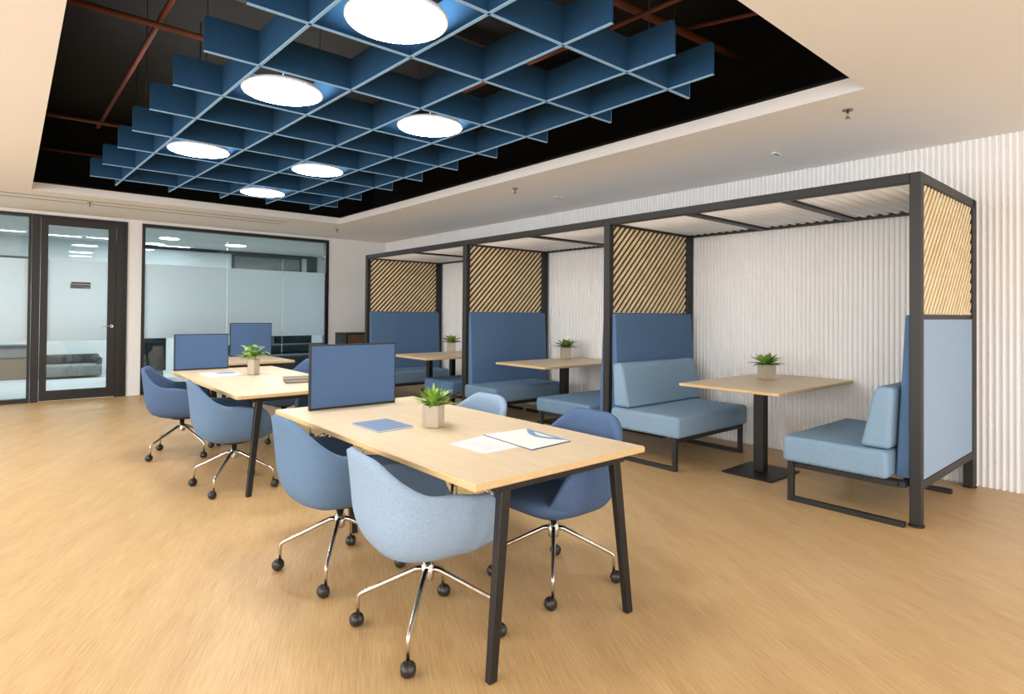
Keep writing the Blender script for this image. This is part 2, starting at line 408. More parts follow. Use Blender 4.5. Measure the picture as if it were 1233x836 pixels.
# ------------------------------------------------------------------ ceiling: baffle grid
BZ0, BZ1 = 2.79, 2.995
g = thing('baffle_grid', 'large blue felt baffle grid hanging in the black ceiling opening', 'ceiling grid', (2.1, 5.0, 2.79))
Ay = [2.22, 2.89, 3.58, 4.25, 4.88, 5.55, 6.21, 7.02, 7.74]
Al = [.83, .825, .80, .775, .745, .73, .71, .68, .64]
Bx = [(1.166, .915), (1.75, 1.455), (2.25, 2.03), (2.785, 2.60), (3.185, 3.20)]
def blade(name, p, q, th=.014):
    p = Vector((p[0]-2.1, p[1]-5.0, 0)); q = Vector((q[0]-2.1, q[1]-5.0, 0)); d = q-p; L_ = d.length; a = math.atan2(d.y, d.x)
    r = .025; H_ = BZ1-BZ0
    poly = [(0, .004), (L_, .004), (L_, H_-r)] + [(L_-r+r*math.cos(t_), H_-r+r*math.sin(t_)) for t_ in [PI/2*k/5 for k in range(1, 6)]] + \
           [(r-r*math.sin(t_), H_-r+r*math.cos(t_)) for t_ in [PI/2*k/5 for k in range(0, 6)]]
    T = Matrix.Translation(p) @ Matrix.Rotation(a, 4, 'Z')
    b = B().prism(poly, -th/2, th/2, T, 0, 'y')
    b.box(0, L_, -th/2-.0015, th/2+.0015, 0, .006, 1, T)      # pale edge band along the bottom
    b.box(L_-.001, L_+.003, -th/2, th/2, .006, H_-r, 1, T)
    return b.make('baffle', ['felt', 'feltedge'], g)
for y, xl in zip(Ay, Al): blade('a', (xl, y+.0), (3.42, y-.02))
for xa, xb in Bx: blade('b', (xa, 1.88), (xb, 8.12))
for x, y in ((.95, 7.0), (.82, 5.55), (1.05, 4.6), (1.12, 2.9), (3.19, 3.1), (3.2, 5.2), (3.2, 7.0), (2.25, 2.3), (2.12, 5.2), (2.1, 7.0), (2.78, 2.05), (3.18, 2.15)):
    B().tube([(x-2.1, y-5, .2), (x-2.1, y-5, 3.95-2.79)], .003, 6).make('hanging_wire', 'black', g)
discs = [(1.43, 2.56, 'largest and nearest of the round glowing ceiling lamps in the blue grid'),
         (1.345, 3.90, 'round glowing ceiling lamp in the left column of the grid, second nearest'),
         (2.455, 3.86, 'round glowing ceiling lamp nearest the booths in the blue grid'),
         (1.275, 5.83, 'round glowing ceiling lamp in the left column, farthest and leftmost of all'),
         (2.37, 5.83, 'middle of the three far round glowing ceiling lamps, right column of the grid'),
         (2.32, 7.38, 'farthest and smallest round glowing ceiling lamp, above the third desk')]
for x, y, lab in discs:
    l = thing('ceiling_lamp', lab, 'lamp', (x, y, 2.789), group='round lamps in the blue grid')
    B().lathe([(.243, -.004), (.243, .0), (.2, .012)], 48).make('diffuser', 'lamp', l)
    B().lathe([(.250, -.003), (.252, .0), (.250, .018), (.2, .02), (.2, .016), (.245, .013), (.245, -.003)], 48).make('rim', 'lampring', l)
    B().tube([(0, 0, .018), (0, 0, 1.16)], .004, 6).make('hanging_wire', 'black', l)
# pipes in the void
def pipe(pts, r, lab, m='pipe', nm='sprinkler_pipe', cat='pipe'):
    b = B().tube(pts, r, 12)
    return tag(b.make(nm, m), lab, cat)
pipe([(-.3, 4.84, 3.4), (1.95, 4.86, 3.4), (4.4, 4.86, 3.4)], .022, 'rust red pipe crossing the black void at upper left')
pipe([(.80, 2.6, 3.47), (.81, 4.37, 3.45), (.745, 8.2, 3.45)], .02, 'thin rust red pipe running lengthwise in the black void at left')
pipe([(-.3, 7.87, 3.4), (1.6, 7.75, 3.4)], .02, 'short rust red pipe in the far left of the black void')
pipe([(-.3, 9.53, 3.4), (2.0, 9.50, 3.4)], .02, 'lowest rust red pipe in the far left corner of the void')
pipe([(1.2, 2.9, 3.42), (2.966, 2.469, 3.4), (4.4, 2.36, 3.4)], .03, 'thick rust red pipe above the right end of the blue grid')
pipe([(3.05, 4.6, 3.33), (3.19, 1.4, 3.33)], .016, 'thin rust red pipe crossing over the thick one above the grid')
pipe([(3.75, 2.5, 3.465), (4.2, 1.3, 3.465)], .016, 'thin rust red branch pipe at the right corner of the void')
b = B().box(-.3, 4.6, 4.15, 4.42, 3.55, 3.75)
tag(b.make('air_duct', 'duct'), 'grey metal air duct in the void above the blue grid', 'duct')

# fittings on the white ceiling
b = B()
for y in (9.50, 9.79): b.box(-2.0, 3.36, y-.006, y+.006, CH-.004, CH-.0005)
tag(b.make('slot_diffuser', 'gdark'), 'long thin twin slot vent in the ceiling above the glass wall', 'vent')
for x, y, lab in ((4.42, 1.58, 'small sprinkler head hanging by the near corner of the ceiling opening'), (4.40, 5.10, 'small sprinkler head hanging on the ceiling above the middle booth'), (.80, 9.62, 'small sprinkler head by the slot vent above the door'), (4.30, 9.7, 'small sprinkler head on the ceiling beyond the far corner of the opening')):
    l = thing('fire_sprinkler', lab, 'sprinkler', (x, y, CH), group='sprinkler heads on the white ceiling')
    B().lathe([(.034, -.006), (.034, 0)], 20).make('escutcheon', 'steel', l)
    B().lathe([(.008, -.055), (.007, -.006)], 12).lathe([(.017, -.06), (.017, -.056)], 12).make('nozzle', 'steel', l)
for x, y, lab in ((5.155, 2.425, 'small flat ceiling detector above the nearest booth table'), (5.104, 5.105, 'small flat ceiling detector above the middle booth')):
    l = thing('ceiling_sensor', lab, 'sensor', (x, y, CH), group='flat sensors on the white ceiling')
    B().box(-.055, .055, -.02, .02, -.008, 0).make('cover', 'lampring', l)
    B().box(-.045, .045, -.006, .006, -.010, -.008).make('slot', 'gdark', l)

# ------------------------------------------------------------------ booth frame
BF = thing('seating_booth', 'long charcoal steel booth frame with three bays along the fluted wall', 'booth frame', (4.42, 1.15, 0))
ox, oy = 4.42, 1.15
PX0, PX1 = 4.424, 5.88
PW = .065
PY = [(1.148, 1.213), (3.715, 3.79), (6.07, 6.15), (8.80, 8.87)]
TOP = 2.285
def fb(b): return b
def LB(*a):  # box in world coords moved to the frame's base
    x0, x1, y0, y1, z0, z1 = a
    return (x0-ox, x1-ox, y0-oy, y1-oy, z0, z1)
for i, (y0, y1) in enumerate(PY):
    B().box(*LB(PX0, PX0+PW, y0, y1, .012, TOP)).make('front_post', 'frame', BF, .004, 1)
    B().box(*LB(PX1-.115, PX1, y0, y1, .012, TOP)).make('rear_post', 'frame', BF, .004, 1)  # widened in dark metal to stand for the shaded recess beside it
    for px in (PX0, PX1-.0925):
        B().lathe([(.044, 0), (.047, .006), (.044, .012)], 20, T=Matrix.Translation((px+PW/2-ox, (y0+y1)/2-oy, 0))).make('foot', 'black', BF)
    B().box(*LB(PX0+PW, PX1-PW, y0, y1, TOP-PW, TOP)).make('end_beam', 'frame', BF, .004, 1)
    ym = (y0+y1)/2
    B().box(*LB(PX0+PW, PX1-.115, ym-.02, ym+.02, 1.335, 1.365)).make('middle_rail', 'frame', BF, .003, 1)
    B().box(*LB(PX0+PW, PX1-.115, ym-.03, ym+.03, .235, .29)).make('lower_rail', 'frame', BF, .003, 1)
    # lattice: 45 degree slats on both faces of a brown board
    x0, x1, z0, z1 = PX0+PW, PX1-.115, 1.367, TOP-PW-.002
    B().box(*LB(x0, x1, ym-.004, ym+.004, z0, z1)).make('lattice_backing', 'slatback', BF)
    sl = B()
    pitch = .078
    def clip(c, w_):
        # strip  c < (x-x0)-(z-z0) < c+w_ , clipped to the rectangle
        W, Hh = x1-x0, z1-z0
        poly = [(0, 0), (W, 0), (W, Hh), (0, Hh)]
        for sgn, lim in ((1, c), (-1, -(c+w_))):
            out = []
            for k in range(len(poly)):
                P, Q = poly[k], poly[(k+1) % len(poly)]
                fP = sgn*(P[0]-P[1])-lim; fQ = sgn*(Q[0]-Q[1])-lim
                if fP >= 0: out.append(P)
                if (fP > 0) != (fQ > 0) and abs(fP-fQ) > 1e-9:
                    t_ = fP/(fP-fQ); out.append((P[0]+(Q[0]-P[0])*t_, P[1]+(Q[1]-P[1])*t_))
            poly = out
            if len(poly) < 3: return None
        cl = []
        for p_ in poly:
            if not cl or (abs(p_[0]-cl[-1][0])+abs(p_[1]-cl[-1][1])) > 1e-4: cl.append(p_)
        if len(cl) > 2 and (abs(cl[0][0]-cl[-1][0])+abs(cl[0][1]-cl[-1][1])) < 1e-4: cl.pop()
        return cl if len(cl) > 2 else None
    c = -(z1-z0)
    while c < (x1-x0):
        pl = clip(c, .038)
        if pl:
            pl = [(x0+a-ox, z0+b_) for a, b_ in pl]
            for s0, s1 in ((ym-.020, ym-.004), (ym+.004, ym+.020)):
                sl.prism(pl, s0-oy, s1-oy, None, 0, 'y')
        c += pitch
    sl.make('slat_lattice', 'slat', BF, .003, 1)
    # upholstered lower infill (the near end shows its pale blue outer face)
    if i == 0:
        o = B().box(*LB(PX0+PW+.002, PX1-.117, ym-.026, ym+.0, .292, 1.333)).make('end_panel', 'fab_pale', BF, .004, 1)
        o['label'] = 'pale blue upholstered outer panel of the near end'
    else:
        B().box(*LB(PX0+PW+.002, PX1-.117, ym-.01, ym+.01, .292, 1.333)).make('infill_panel', 'fab_dark', BF)
for i in range(3):
    a, c = PY[i][1], PY[i+1][0]
    for n_, x0 in (('front_beam', PX0), ('rear_beam', PX1-PW)):
        B().box(*LB(x0, x0+PW, a, c, TOP-PW, TOP)).make(n_, 'frame', BF, .004, 1)
    nb = (3, 2, 2)[i]; st = (c-a)/nb
    for k in range(1, nb):
        B().box(*LB(PX0+PW, PX1-PW, a+st*k-.04, a+st*k+.04, TOP-PW, TOP-.01)).make('roof_bar', 'frame', BF, .003, 1)
    for k in range(nb):
        ya, yb = a+st*k+(.042 if k else .002), a+st*(k+1)-(.042 if k < nb-1 else .002)
        bm_ = B(); n = int((yb-ya)/.008); vs0 = []; vs1 = []
        for q in range(n+1):
            yy = ya+(yb-ya)*q/n; zz = TOP-.026-.024*abs(math.sin(PI*(yy-ya)/.085))
            vs0.append(bm_.bm.verts.new((PX0+PW+.002-ox, yy-oy, zz))); vs1.append(bm_.bm.verts.new((PX1-PW-.002-ox, yy-oy, zz)))
        for q in range(n):
            f = bm_.bm.faces.new((vs0[q], vs0[q+1], vs1[q+1], vs1[q])); f.smooth = True
        o = bm_.make('roof_panel', 'roof', BF)
        sd = o.modifiers.new('s', 'SOLIDIFY'); sd.thickness = .004

# ------------------------------------------------------------------ benches
def rounded_slab(x0, x1, y0, y1, z0, z1, name, m, parent, r=.035):
    return B().box(x0, x1, y0, y1, z0, z1).make(name, m, parent, r, 4)
def bench(pos_y, face, label, seat_m, depth=.74, cushion=True, zt=.47, zb=.285, L0=4.335, L1=5.53, xb=(4.47, 5.80)):
    """face=+1: sits against the partition at pos_y and looks towards +y"""
    t = thing('booth_bench', label, 'bench', ((L0+L1)/2, pos_y, 0), 0 if face > 0 else PI)
    cx = (L0+L1)/2
    def X(a, b_):   # keep world x range when turned by 180 degrees
        return (a-cx, b_-cx) if face > 0 else (cx-b_, cx-a)
    sx = X(L0, L1)
    B().box(sx[0], sx[1], .135, depth, zb, zt).make('seat', seat_m, t, .032, 4)
    # high backrest, tapering towards its top
    hx = X(*xb)
    B().prism([(.035, .29), (.13, .29), (.075, 1.36), (.035, 1.36)], hx[0], hx[1], None, 0, 'x').make('high_backrest', 'fab_dark', t, .014, 3)
    if cushion:
        c_ = X(L0+.045, 5.64)
        B().prism([(.135, .475), (.32, .475), (.30, .54), (.235, .86), (.20, .885), (.115, .885)], c_[0], c_[1], None, 0, 'x').make('back_cushion', seat_m, t, .03, 4)
    # black sled base
    r = .02
    for nm, xx in (('left', L0+.035), ('right', L1-.05)):
        xx_ = (xx-cx) if face > 0 else (cx-xx)
        f = B()
        f.box(xx_-r, xx_+r, depth-.075, depth-.035, .0, zb-.002)
        f.box(xx_-r, xx_+r, .045, depth-.075, 0, .035)
        f.make('sled_leg', 'frame', t, .003, 1)
    q = X(L0+.055, L1-.07)
    for a_, b_ in ((depth-.075, depth-.035), (.05, .09)):
        B().box(q[0], q[1], a_, b_, zb-.04, zb-.003).make('seat_rail', 'frame', t, .003, 1)
    B().box(q[0]-.02, q[0]+.02, .09, depth-.075, zb-.04, zb-.003).make('seat_rail', 'frame', t, .003, 1)
    return t
g1 = 'bench'
bench(1.175, 1, 'powder blue booth bench against the pale blue end panel, right of the nearest booth table', 'fab_light', depth=.82)
bench(3.755, -1, 'powder blue booth bench with a lower back cushion, left of the nearest booth table', 'fab_light', depth=.88)
bench(3.755, 1, 'bench of the middle booth mostly hidden behind the second frame post, right of its table', 'fab_mid', depth=.90, cushion=False, zt=.45, zb=.30)
bench(6.11, -1, 'steel blue bench with a tall denim backrest, left of the middle booth table', 'fab_mid', depth=.77, cushion=False, zt=.46, zb=.29)
bench(6.11, 1, 'bench of the far booth, only its seat corner showing left of the third frame post', 'fab_dark', depth=.80, cushion=False, zt=.46, zb=.29)
bench(8.835, -1, 'farthest booth bench with a tall denim backrest, left of the far booth table', 'fab_mid', depth=.80, cushion=False, zt=.43, zb=.24)

# ------------------------------------------------------------------ booth tables
def booth_table(x0, x1, y0, y1, cx, cy, label, h=.76, plate=(.26, .22), col=(.085, .045), extra=None):
    t = thing('booth_table', label, 'table', (cx, cy, 0), 0, None)
    o = B().box(x0-cx, x1-cx, y0-cy, y1-cy, h-.026, h).make('tabletop', ['table', 'edge'], t, .006, 1)
    for p in o.data.polygons: p.material_index = 0 if abs(p.normal.z) > .9 else 1
    cols = [(0, 0)] + (extra or [])
    for k, (ax, ay) in enumerate(cols):
        B().box(ax-col[0]/2, ax+col[0]/2, ay-col[1], ay+col[1], .014, h-.034).make('column', 'black', t, .004, 1)
        if plate: B().box(ax-plate[0], ax+plate[0], ay-plate[1], ay+plate[1], 0, .014).make('base_plate', 'black', t, .004, 1)
        B().box(ax-.16, ax+.16, ay-.12, ay+.12, h-.034, h-.027).make('mounting_plate', 'black', t)
    return t
booth_table(4.42, 5.905, 2.055, 2.93, 4.93, 2.45, 'pale oak pedestal table in the nearest booth with square black base plate')
booth_table(4.47, 5.905, 4.66, 5.52, 5.28, 5.15, 'pale oak table in the middle booth, half behind the second frame post')
booth_table(4.08, 5.45, 6.45, 7.42, 4.515, 7.05, 'pale oak table on two columns in the farthest booth', col=(.07, .035), plate=(.16, .13), extra=[(.39, 0)])

# ------------------------------------------------------------------ desks
def desk(x0, x1, y0, y1, label, near_leg=(0, 0), far=True):
    cx, cy = (x0+x1)/2, (y0+y1)/2
    t = thing('work_table', label, 'table', (cx, cy, 0), 0, 'pale oak work tables in a row')
    o = B().box(x0-cx, x1-cx, y0-cy, y1-cy, .712, .74).make('tabletop', ['table', 'edge'], t, .004, 1)
    for p in o.data.polygons: p.material_index = 0 if abs(p.normal.z) > .9 else 1
    hx, hy = (x1-x0)/2, (y1-y0)/2
    for sx in (-1, 1):
        for sy in (-1, 1):
            yy = -(hy-.045) if sy < 0 else hy-.36
            ix, ox_ = (.17, .095) if sy < 0 else (hx-.20, hx-.13)
            top = Vector((sx*(hx-ix), yy, .705)); bot = Vector((sx*(hx-ox_), yy+sy*(.025 if sy < 0 else 0), 0))
            wx, wy = .024, .019
            b = B(); vs = []
            for p, k in ((bot, .82), (top, 1.0)):
                vs.append([b.bm.verts.new((p.x+a*wx*k, p.y+c*wy*k, p.z)) for a, c in ((-1, -1), (1, -1), (1, 1), (-1, 1))])
            lo, hi = vs
            b.bm.faces.new(lo[::-1]); b.bm.faces.new(hi)
            for q in range(4): b.bm.faces.new((lo[q], lo[(q+1) % 4], hi[(q+1) % 4], hi[q]))
            b.make('leg', 'black', t, .004, 1)
    b = B()
    for yy in (-(hy-.045), hy-.36): b.box(-hx+.12, hx-.12, yy-.02, yy+.02, .682, .711)
    for sx in (-1, 1): b.box(sx*(hx-.17)-.02, sx*(hx-.17)+.02, -hy+.065, hy-.065, .680, .711)
    b.make('underframe', 'black', t, .002, 1)
    b = B().box(-.14, .14, -.3, .3, .63, .679)
    b.make('cable_tray', 'black', t, .004, 1)
    return t
desk(1.262, 2.245, 1.665, 3.725, 'nearest pale oak work table with a blue notebook and open papers on it')
desk(1.245, 2.25, 4.475, 6.76, 'middle pale oak work table, partly behind the nearest blue screen')
desk(1.86, 2.73, 7.36, 8.62, 'farthest and smallest pale oak work table near the glass wall')

def screen(x0, x1, y, z1, label, rz=0):
    cx = (x0+x1)/2; h = (x1-x0)/2
    t = thing('desk_screen', label, 'screen', (cx, y, .741), rz, 'blue desk screens')
    H_ = z1-.741
    B().box(-h+.006, h-.006, -.014, .014, .012, H_-.006).make('panel', 'screen', t, .004, 2)
    b = B().box(-h, h, -.011, .011, 0, .012).box(-h, h, -.016, .012, H_-.006, H_).box(-h, -h+.006, -.016, .011, .012, H_-.006).box(h-.006, h, -.011, .011, .012, H_-.006)
    b.make('edge_trim', 'black', t)
    return t
screen(1.405, 1.995, 3.55, 1.145, 'blue fabric screen standing at the far end of the nearest work table')
screen(1.27, 1.78, 6.725, 1.11, 'blue fabric screen standing at the far end of the middle work table')
screen(2.24, 2.78, 8.40, 1.19, 'blue fabric screen standing on the farthest work table before the glass wall')

# ------------------------------------------------------------------ chairs
def sstep(a, b_, x):
    t_ = min(1, max(0, (x-a)/(b_-a))); return t_*t_*(3-2*t_)
def rim_height(phi, hb):
    """phi: 0 at the back, pi at the front"""
    a = abs(phi)
    arm = .645
    h = hb - (hb-arm)*sstep(math.radians(20), math.radians(72), a)
    h = h - .02*sstep(math.radians(80), math.radians(112), a)
    h = h - (h-.43)*sstep(math.radians(116), math.radians(146), a)
    return h
def make_chair(label, fabric, hb=.815, base_rot=6):
    t = thing('office_chair', label, 'chair')
    bm = bmesh.new(); n = 64; rows = 14; ZB = .375
    hw, hd = .298, .30
    def plan(phi):
        # superellipse; back at -x
        c_, s_ = -math.cos(phi), math.sin(phi); e_ = 3.2
        k = (abs(c_)**e_+abs(s_)**e_)**(-1/e_)
        return c_*k, s_*k
    def surf(phi, u, off=0.0):
        h = rim_height(phi, hb)
        px, py = plan(phi)
        z = ZB+(h-ZB)*u
        zz = (z-ZB)/(.83-ZB)
        # radial growth: rounded bottom then gentle flare
        q = min(1, zz/.42); rr = .60+.34*math.sqrt(max(0, 1-(1-q)**2))+.06*zz
        if u == 0: rr = .60
        back = max(0, -px)
        x = px*(hd*rr-off) - .025*back*zz*zz
        x += .045*max(0, px)*0
        y = py*(hw*rr-off)
        return Vector((x, y, z+off*.0))
    th = .036
    outer = [[bm.verts.new(surf(2*PI*i/n-PI, j/rows)) for i in range(n)] for j in range(rows+1)]
    inner = []
    for j in range(rows+1):
        row = []
        for i in range(n):
            p_ = surf(2*PI*i/n-PI, j/rows, th); p_.z = max(p_.z, ZB+.03)
            row.append(bm.verts.new(p_))
        inner.append(row)
    rim = []
    for i in range(n):
        phi = 2*PI*i/n-PI; p_ = surf(phi, 1, th/2); p_.z += .011; rim.append(bm.verts.new(p_))
    for j in range(rows):
        for i in range(n):
            k = (i+1) % n
            bm.faces.new((outer[j][i], outer[j][k], outer[j+1][k], outer[j+1][i]))
            bm.faces.new((inner[j][k], inner[j][i], inner[j+1][i], inner[j+1][k]))
    for i in range(n):
        k = (i+1) % n
        bm.faces.new((outer[rows][i], outer[rows][k], rim[k], rim[i])); bm.faces.new((rim[i], rim[k], inner[rows][k], inner[rows][i]))
    # underside, dished
    ring = outer[0]
    for s_, dz in ((.8, -.012), (.45, -.022)):
        nr = [bm.verts.new((outer[0][i].co.x*s_, outer[0][i].co.y*s_, ZB+dz)) for i in range(n)]
        for i in range(n):
            k = (i+1) % n; bm.faces.new((ring[k], ring[i], nr[i], nr[k]))
        ring = nr
    bm.faces.new(ring[::-1]); bm.faces.new(inner[0])
    for f in bm.faces: f.smooth = True
    bmesh.ops.recalc_face_normals(bm, faces=bm.faces)
    me = bpy.data.meshes.new('shell'); bm.to_mesh(me); bm.free(); me.materials.append(M[fabric])
    o = bpy.data.objects.new('shell', me); COL.objects.link(o); o.parent = t
    # seat cushion: rounded pad filling the tub
    bm = bmesh.new(); rings = []
    for sc, z in ((.70, .40), (.80, .415), (.83, .44), (.81, .462), (.74, .472), (.4, .478)):
        rr = []
        for i in range(40):
            px, py = plan(2*PI*i/40); rr.append(bm.verts.new((px*hd*sc+.035, py*hw*sc, z)))
        rings.append(rr)
    for a, c in zip(rings, rings[1:]):
        for i in range(40): bm.faces.new((a[i], a[(i+1) % 40], c[(i+1) % 40], c[i]))
    bm.faces.new(rings[0][::-1]); bm.faces.new(rings[-1])
    for f in bm.faces: f.smooth = True
    bmesh.ops.recalc_face_normals(bm, faces=bm.faces)
    me = bpy.data.meshes.new('seat_cushion'); bm.to_mesh(me); bm.free(); me.materials.append(M[fabric])
    o = bpy.data.objects.new('seat_cushion', me); COL.objects.link(o); o.parent = t
    # base
    B().lathe([(.026, .222), (.028, .228), (.028, .285), (.021, .29), (.021, .357)], 20).make('column', 'chrome', t)
    B().lathe([(.09, .340), (.10, .350), (.10, .356)], 24).make('seat_plate', 'black', t)
    for k in range(4):
        a = PI/4+math.radians(base_rot)+k*PI/2; c_, s_ = math.cos(a), math.sin(a)
        R_ = .303
        pts = [(.018*c_, .018*s_, .268), (.05*c_, .05*s_, .263), ((R_-.02)*c_, (R_-.02)*s_, .150), ((R_-.004)*c_, (R_-.004)*s_, .138), (R_*c_, R_*s_, .122), (R_*c_, R_*s_, .052)]
        leg = B().tube(pts, [.013, .0125, .0095, .009, .008, .0075], 10).make('leg', 'chrome', t)
        ca = a+random.uniform(-1.2, 1.2)
        T = Matrix.Translation((R_*c_+.012*math.cos(ca), R_*s_+.012*math.sin(ca), .030)) @ Matrix.Rotation(ca+PI/2, 4, 'Z') @ Matrix.Rotation(PI/2, 4, 'Y')
        w_ = B().lathe([(.008, -.029), (.019, -.026), (.027, -.017), (.030, -.003), (.028, -.0015), (.028, .0015), (.030, .003), (.027, .017), (.019, .026), (.008, .029)], 20, T=T)
        w_.make('caster', 'wheel', t)
    return t
chair_l = make_chair('light blue tub chair at the front left side of the nearest work table', 'ch_light', .785)
chair_l.location = (1.362, 2.125, 0); chair_l.rotation_euler.z = math.radians(-7)
chair_m = make_chair('steel blue tub chair left of the nearest table, behind the light blue one', 'ch_mid', .82, 9)
chair_m.location = (1.335, 2.935, 0)
chair_d = make_chair('denim blue tub chair at the front right side of the nearest work table', 'ch_dark', .82, 0)
chair_d.location = (2.115, 2.13, 0); chair_d.rotation_euler.z = PI
GR = 'tub chairs on casters around the work tables'
for c_ in (chair_l, chair_m, chair_d): c_['group'] = GR
dup(chair_l, (2.225, 3.17, 0), PI, 'light blue tub chair whose rounded back shows behind the plant on the nearest table', GR)
dup(chair_m, (1.33, 4.83, 0), math.radians(-4), 'steel blue tub chair at the near left corner of the middle work table', GR)
dup(chair_d, (1.25, 6.22, 0), math.radians(-20), 'leftmost tub chair, denim blue, at the left side of the middle work table', GR)
dup(chair_m, (2.16, 5.0, 0), PI, 'steel blue tub chair under the right side of the middle table, behind its leg', GR)
dup(chair_d, (2.235, 6.35, 0), PI, 'denim blue tub chair whose back shows above the far right edge of the middle table', GR)

# ------------------------------------------------------------------ plants
def leafmesh(bm, base, az, elev, L_, W_, bend, mi=0, fold=.25):
    d = Vector((math.cos(az), math.sin(az), 0)); side = Vector((-math.sin(az), math.cos(az), 0)); N_ = 6
    p = Vector(base); el = elev; rows = []
    for k in range(N_+1):
        u = k/N_; w_ = W_*math.sin(PI*min(1, .12+.88*u)**.8)*(1 if k < N_ else .0)
        up = Vector((-math.cos(az)*math.sin(el), -math.sin(az)*math.sin(el), math.cos(el)))
        rows.append((p-side*w_+up*w_*fold, p.copy(), p+side*w_+up*w_*fold))
        dirv = d*math.cos(el)+Vector((0, 0, math.sin(el)))
        p = p+dirv*(L_/N_); el -= bend/N_
    vs = [[bm.verts.new(q) for q in r] for r in rows[:-1]]; tip = bm.verts.new(rows[-1][1])
    for a, c in zip(vs, vs[1:]):
        for q in (0, 1):
            f = bm.faces.new((a[q], a[q+1], c[q+1], c[q])); f.smooth = True; f.material_index = mi
    for q in (0, 1):
        f = bm.faces.new((vs[-1][q], vs[-1][q+1], tip)); f.material_index = mi
def plant(x, y, z, label, pw, ph, fh, kind='rosette', seed=1, hexa=False, rz=0, spread=1.0):
    random.seed(seed)
    t = thing('potted_plant', label, 'plant', (x, y, z), rz, 'small potted plants on the tables')
    n = 6 if hexa else 4
    b = B()
    R_ = pw/2
    if hexa:
        prof = [(R_*.97, 0), (R_, .004), (R_, ph), (R_*.86, ph), (R_*.84, ph-.012), (.001, ph-.012)]
        b.lathe(prof, 6, flat=True)
    else:
        r2 = R_*1.0
        prof = [(r2*.97, 0), (r2, .004), (r2*1.02, ph), (r2*.88, ph), (r2*.86, ph-.012), (.001, ph-.012)]
        b.lathe(prof, 4, T=Matrix.Rotation(PI/4, 4, 'Z'), flat=True)
    b.make('pot', 'pot', t, .002, 1)
    B().lathe([(R_*.80*(1 if hexa else .9), ph-.0115), (R_*.6, ph-.005)], 16).make('soil', 'soil', t)
    f = B()
    if kind == 'rosette':
        for ring, (m_, el, sc) in enumerate(((9, .18, 1.0), (9, .55, .95), (7, .95, .8), (4, 1.3, .6))):
            for k in range(m_):
                az = 2*PI*k/m_+ring*.4+random.uniform(-.12, .12)
                leafmesh(f.bm, (.01*math.cos(az), .01*math.sin(az), ph-.004), az, el+random.uniform(-.08, .12), fh*sc*1.15*spread, fh*.19, .35, random.choice((0, 1)))
    elif kind == 'spiky':
        for k in range(95):
            az = random.uniform(0, 2*PI); el = random.uniform(.15, 1.45)
            L_ = fh*random.uniform(.7, 1.15)
            rr = random.uniform(0, R_*.5)
            leafmesh(f.bm, (rr*math.cos(az), rr*math.sin(az), ph-.006), az, el, L_, fh*.10, random.uniform(.1, .9), random.choice((0, 1, 1)))
    else:   # bushy with round leaves on stalks
        for k in range(60):
            az = random.uniform(0, 2*PI); el = random.uniform(.2, 1.45)
            st = fh*random.uniform(.15, .72)
            p0 = Vector((math.cos(az)*math.cos(el), math.sin(az)*math.cos(el), math.sin(el)))*st*1.05 + Vector((0, 0, ph))
            leafmesh(f.bm, p0, az+random.uniform(-.8, .8), random.uniform(-.3, .8), fh*.42, fh*.15, .6, random.choice((0, 1, 1)), .1)
        for k in range(7):
            az = k*.9; f.tube([(0, 0, ph-.01), (math.cos(az)*fh*.25, math.sin(az)*fh*.25, ph+fh*.5)], .002, 5)
    o = f.make('leaves', ['leaf', 'leaf2'], t)
    return t
plant(1.735, 2.665, .741, 'spiky green plant in a beige pot on the nearest work table', .118, .118, .115, 'spiky', 3, True, rz=.35)
plant(1.80, 5.93, .741, 'bushy round leaved green plant in a beige pot on the middle work table', .118, .148, .17, 'bushy', 5, True, rz=.3)
plant(5.34, 2.60, .761, 'green succulent in a square beige pot on the nearest booth table', .165, .135, .155, 'rosette', 7, rz=math.radians(-38))
plant(5.56, 5.40, .761, 'green succulent in a square beige pot on the middle booth table', .17, .15, .17, 'rosette', 11, rz=math.radians(-36))
plant(5.02, 7.25, .761, 'green succulent in a square beige pot on the farthest booth table', .17, .15, .17, 'rosette', 13, rz=math.radians(-36))

# ------------------------------------------------------------------ things on the desks
def sheet(name, quad, z0, z1, m, label, cat, extra=None):
    b = B().prism(quad, z0, z1)
    cx = sum(q[0] for q in quad)/4; cy = sum(q[1] for q in quad)/4
    o = b.make(name, m); tag(o, label, cat); return o
Z = .7405
t = thing('notebook', 'closed blue notebook lying on the nearest work table', 'notebook', (1.53, 2.84, Z))
q = [(1.425, 2.70), (1.635, 2.705), (1.63, 2.985), (1.42, 2.98)]
q = [(a-1.53, c-2.84) for a, c in q]
B().prism([(a*.985, c*.985) for a, c in q], .002, .007).make('pages', 'paper', t)
B().prism(q, .0, .002).prism(q, .007, .009).make('cover', 'blue_cover', t)
t = thing('paper_sheet', 'white printed sheet lying left of the open folder on the nearest work table', 'paper', (1.675, 2.15, Z))
q = [(1.562, 2.262), (1.57, 2.012), (1.777, 2.008), (1.80, 2.31)]; q = [(a-1.675, c-2.15) for a, c in q]
B().prism(q, 0, .0015).make('sheet', 'paper', t)
b = B()
for k in range(6):
    y = -.09+k*.032; b.box(-.07+.01*(k % 2), .07-.02*(k % 3), y, y+.006, .0015, .0018)
b.make('printed_lines', 'print', t)
t = thing('document_folder', 'open white folder with a blue printed corner on the nearest work table', 'folder', (1.92, 2.13, Z))
q = [(1.775, 1.928), (2.045, 1.948), (2.08, 2.30), (1.806, 2.322)]; q = [(a-1.92, c-2.13) for a, c in q]
B().prism(q, 0, .003).make('folder_cover', 'navy', t)
B().prism([(a*.97, c*.97) for a, c in q], .003, .005).make('page', 'paper2', t)
